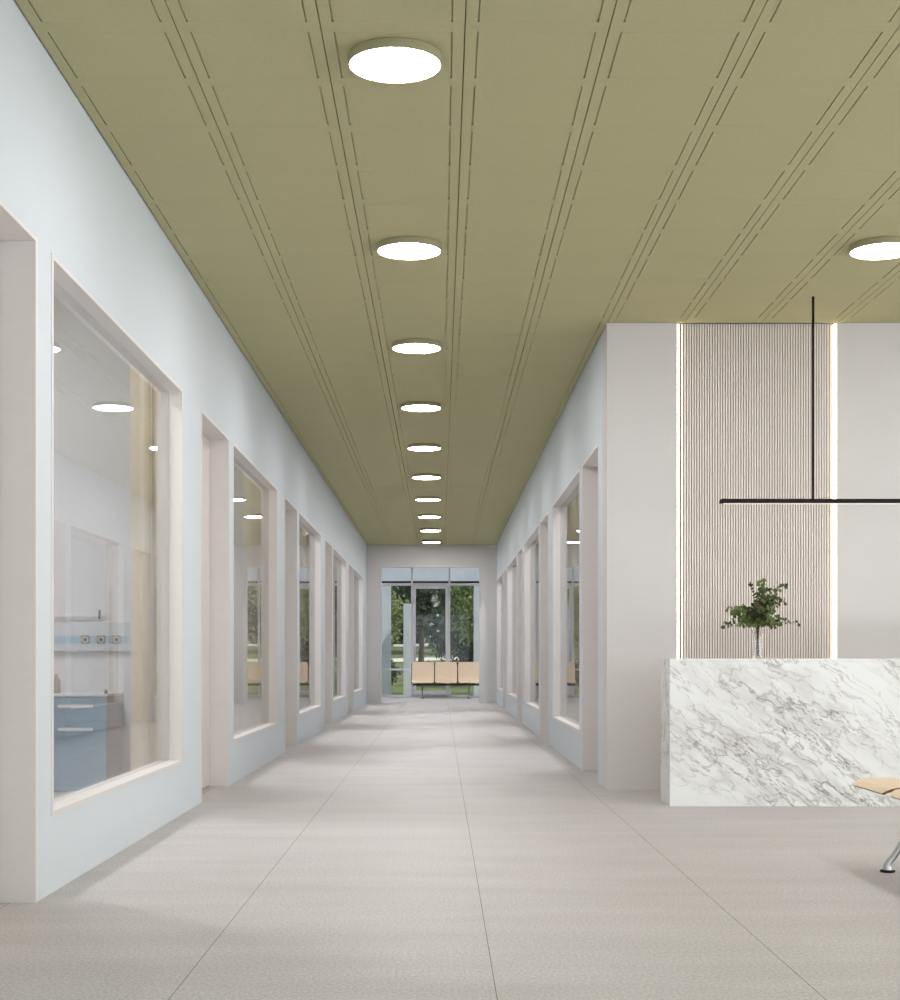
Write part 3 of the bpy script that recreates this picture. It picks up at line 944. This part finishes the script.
hp = empty('medical_wall_panel', (-2.95, YW, 1.083))
tag(hp, 'white wall panel with a light blue band and three sockets over the blue cabinet', 'wall panel')
MB().box(-0.50, 0.475, -0.045, -0.0005, 0, 0.235, 0.006).build('housing', mat('grey_panel_plastic', srgb(206, 211, 216), 0.5, 0.3, mix=(20, srgb(203, 208, 213), (1, 1, 1))), hp)
MB().box(-0.498, 0.45, -0.049, -0.0455, 0.065, 0.125).build('blue_band', M['stripe_blue'], hp)
socks = [('socket', srgb(110, 108, 50), 0.11), ('socket', srgb(96, 84, 74), 0.235), ('socket', srgb(126, 122, 112), 0.36)]
for nm, c, x in socks:
    so = MB().box(x - 0.033, x + 0.033, -0.062, -0.0495, 0.062, 0.128, 0.003).build(nm, mat('socket_plate', c, 0.5, 0.3, mix=(60, c, (1, 1, 1))), hp)
    mb = MB()
    for k in range(24):
        a0, a1 = 2 * math.pi * k / 24, 2 * math.pi * (k + 1) / 24
        pass
    mb.tube([(x + 0.022 * math.cos(a), -0.064, 0.095 + 0.022 * math.sin(a)) for a in [2 * math.pi * k / 24 for k in range(25)]], 0.0035, 6)
    mb.build('socket_ring', M['white_plastic'], so, smooth_angle=50)
    MB().tube([(x, -0.0621, 0.095), (x, -0.068, 0.095)], 0.010, 14).build('socket_hole', M['rubber'], so)
rl = empty('equipment_rail', (-2.95, YW, 1.372))
tag(rl, 'thin grey rail on the room wall over the socket panel', 'rail')
MB().box(-0.5, 0.235, -0.045, -0.033, -0.012, 0.012, 0.003).build('bar', M['white_plastic'], rl)
for x in (-0.4, -0.1, 0.2):
    MB().box(x - 0.012, x + 0.012, -0.0335, -0.0005, -0.01, 0.01).build('bracket', M['alu'], rl)
MB().box(0.213, 0.228, -0.06, -0.028, -0.03, 0.045, 0.005).build('clamp', M['black_metal'], rl)

# ------------------------------------------------------------------ outside: canopy, lawn, trees
g = MB()
mb = MB()
nx_, ny_ = 30, 40
gv = {}
def gz(x, y):
    tt = max(0.0, (y - 45) / 40)
    return -0.06 + 1.9 * min(1, tt) ** 1.1 + 0.05 * math.sin(x * 0.7 + y * 0.3) * min(1, tt * 4)
for i in range(nx_ + 1):
    for j in range(ny_ + 1):
        x = -25 + 50 * i / nx_; y = 40.1 + 60 * j / ny_
        gv[i, j] = mb.bm.verts.new((x, y, gz(x, y)))
for i in range(nx_):
    for j in range(ny_):
        mb.bm.faces.new((gv[i, j], gv[i + 1, j], gv[i + 1, j + 1], gv[i, j + 1]))
mb.build('ground', M['lawn'], smooth_angle=60)['kind'] = 'structure'
def path(y0, y1, name):
    mb = MB(); pv = []
    for i in range(61):
        x = -25 + 50 * i / 60
        wob = 0.5 * math.sin(x * 0.25)
        pv.append([mb.bm.verts.new((x, yy + wob, gz(x, yy + wob) + 0.03)) for yy in (y0, (y0 + y1) / 2, y1)])
    for a, b in zip(pv, pv[1:]):
        for k in range(2): mb.bm.faces.new((a[k], b[k], b[k + 1], a[k + 1]))
    o = mb.build(name, M['path']); o['kind'] = 'structure'
path(66, 68.5, 'path'); path(82, 86, 'path')
can = empty('entrance_canopy', (0, 44, 0))
tag(can, 'pale concrete canopy on square columns outside the end glazing', 'canopy')
MB().box(-5, 4.6, -0.2, 0.25, 3.27, 4.2).build('fascia', M['concrete'], can)
MB().box(-5, 4.6, -0.15, 0.2, 3.19, 3.268).build('shade_strip', M['dark_metal'], can)  # dark strip added to draw the shade under the fascia
for x in (-4.6, -1.585, 1.13, 4.2):
    MB().box(x - 0.15, x + 0.15, -0.14, 0.19, -0.1, 3.188).build('column', M['concrete'], can)
pst = MB().box(-1.055, -0.80, 43.35, 43.6, -0.1, 2.6, 0.01).build('block', M['concrete'])  # pale upright block left of the glass door
tag(pst, 'short pale square post standing in front of the canopy columns, left of the glass door', 'block')
nr = np.random.RandomState(3)
def tree(x, y, h, rad, crown_z, mt, label, cat='tree', n=5200, leaf=0.16, trunk=0.14, squash=1.0):
    z0 = gz(x, y) - 0.05
    root = empty('garden_tree' if cat == 'tree' else 'garden_shrub', (x, y, z0))
    tag(root, label, cat, 'trees and shrubs beyond the end glazing')
    if trunk:
        mb = MB()
        top = h * 0.8
        mb.tube([(0, 0, 0), (0.05, 0.02, top * .3), (-0.06, 0, top * .6), (0.03, 0, top)], [trunk, trunk * .8, trunk * .6, trunk * .25], 10)
        for k in range(6):
            a = k * 1.05 + x; zz = crown_z - 0.2 + k * 0.12 * h / 4
            mb.tube([(0, 0, zz), (math.cos(a) * rad * .35, math.sin(a) * rad * .35, zz + rad * .35), (math.cos(a) * rad * .7, math.sin(a) * rad * .7, zz + rad * .6)],
                    [trunk * .4, trunk * .25, trunk * .1], 6)
        mb.build('trunk', M['bark'], root, smooth_angle=60)
    # clusters of leaves
    nc = 26
    cc = nr.normal(size=(nc, 3)); cc /= np.linalg.norm(cc, axis=1)[:, None]
    cc *= (nr.uniform(0.35, 1, size=(nc, 1))) ** 0.6
    hz = (h - crown_z) / 2 + rad * 0.2
    cen = cc * np.array([rad * .8, rad * .8, hz * .85]) + np.array([0, 0, crown_z + (h - crown_z) / 2])
    idx = nr.randint(0, nc, n)
    d = nr.normal(size=(n, 3)) * 0.5
    P = cen[idx] + d * np.array([rad * .36, rad * .36, rad * .36 * squash])
    P[:, 2] = np.maximum(P[:, 2], 0.1)
    u = nr.normal(size=(n, 3)); u /= np.linalg.norm(u, axis=1)[:, None]
    w2 = nr.normal(size=(n, 3)); v2 = np.cross(u, w2); v2 /= np.linalg.norm(v2, axis=1)[:, None]
    sz = nr.uniform(.6, 1.2, size=(n, 1)) * leaf / 2
    Vv = np.stack([P - u * sz, P + v2 * sz * .55, P + u * sz, P - v2 * sz * .55], axis=1).reshape(-1, 3)
    me = bpy.data.meshes.new('crown')
    me.vertices.add(len(Vv)); me.vertices.foreach_set('co', Vv.ravel().astype(np.float32))
    me.loops.add(4 * n); me.loops.foreach_set('vertex_index', np.arange(4 * n, dtype=np.int32))
    me.polygons.add(n)
    me.polygons.foreach_set('loop_start', np.arange(0, 4 * n, 4, dtype=np.int32))
    me.polygons.foreach_set('loop_total', np.full(n, 4, dtype=np.int32))
    me.update(); me.validate()
    me.materials.append(mt)
    o = bpy.data.objects.new('crown', me); COL.objects.link(o); o.parent = root

tree(1.35, 48.5, 4.3, 1.15, 1.5, M['leaf_light'], 'bright yellow-green tree close outside the right part of the end glazing', n=5200, leaf=.15, trunk=.08)
tree(0.9, 51.0, 3.6, 1.2, 0.4, M['leaf_mid'], 'mid green bushy tree behind the bright one right of the glass door', n=6000, leaf=.15, trunk=.1)
tree(-2.1, 52.0, 3.4, 0.95, 1.3, M['leaf_light'], 'bright green small tree outside the left part of the end glazing', n=3600, leaf=.15, trunk=.06)
tree(-0.75, 58.0, 5.6, 1.7, 2.3, M['leaf_dark'], 'dark shady tree seen through the glass door', n=7000, leaf=.2, trunk=.13)
tree(-1.75, 48.0, 1.0, 0.5, 0.25, M['leaf_dark'], 'low dark shrub on the lawn outside the left lower pane', 'shrub', n=1500, leaf=.1, trunk=.03)
for i, (x, y, h, r_, lab) in enumerate([(-7.5, 73, 8, 2.4, 'tall dark tree in the far left background of the garden'),
                                        (-3.0, 80, 9, 2.5, 'tall dark background tree left of the glass door axis'),
                                        (0.4, 72, 8.5, 2.1, 'tall dark background tree behind the glass door'),
                                        (4.2, 79, 9, 2.5, 'tall dark background tree right of the glass door'),
                                        (8.4, 73, 8, 2.4, 'tall dark tree in the far right background of the garden')]):
    tree(x, y, h, r_, 2.6, M['leaf_dark'], lab, n=13000, leaf=.30, trunk=.17)
hedge = empty('garden_hedge', (0, 96, 1.75))
tag(hedge, 'broad dark hedge closing the garden behind the trees', 'hedge')
n_ = 52000
P = np.stack([nr.uniform(-24, 24, n_), nr.normal(0, 1.1, n_), nr.uniform(0, 1, n_) ** 0.9 * 11.5], axis=1)
P[:, 2] *= 0.9 + 0.1 * np.sin(P[:, 0] * 0.9)
u = nr.normal(size=(n_, 3)); u /= np.linalg.norm(u, axis=1)[:, None]
v2 = np.cross(u, nr.normal(size=(n_, 3))); v2 /= np.linalg.norm(v2, axis=1)[:, None]
sz = nr.uniform(.6, 1.2, size=(n_, 1)) * 0.27
Vv = np.stack([P - u * sz, P + v2 * sz * .6, P + u * sz, P - v2 * sz * .6], axis=1).reshape(-1, 3)
me = bpy.data.meshes.new('foliage')
me.vertices.add(len(Vv)); me.vertices.foreach_set('co', Vv.ravel().astype(np.float32))
me.loops.add(4 * n_); me.loops.foreach_set('vertex_index', np.arange(4 * n_, dtype=np.int32))
me.polygons.add(n_)
me.polygons.foreach_set('loop_start', np.arange(0, 4 * n_, 4, dtype=np.int32))
me.polygons.foreach_set('loop_total', np.full(n_, 4, dtype=np.int32))
me.update(); me.materials.append(M['leaf_dark'])
o = bpy.data.objects.new('foliage', me); COL.objects.link(o); o.parent = hedge
mb = MB()
for k in range(16):
    mb.tube([(-22.5 + 3 * k, 0, -0.3), (-22.4 + 3 * k, 0.1, 8)], [0.16, 0.05], 8)
mb.build('stems', M['bark'], hedge)['kind'] = 'stuff'
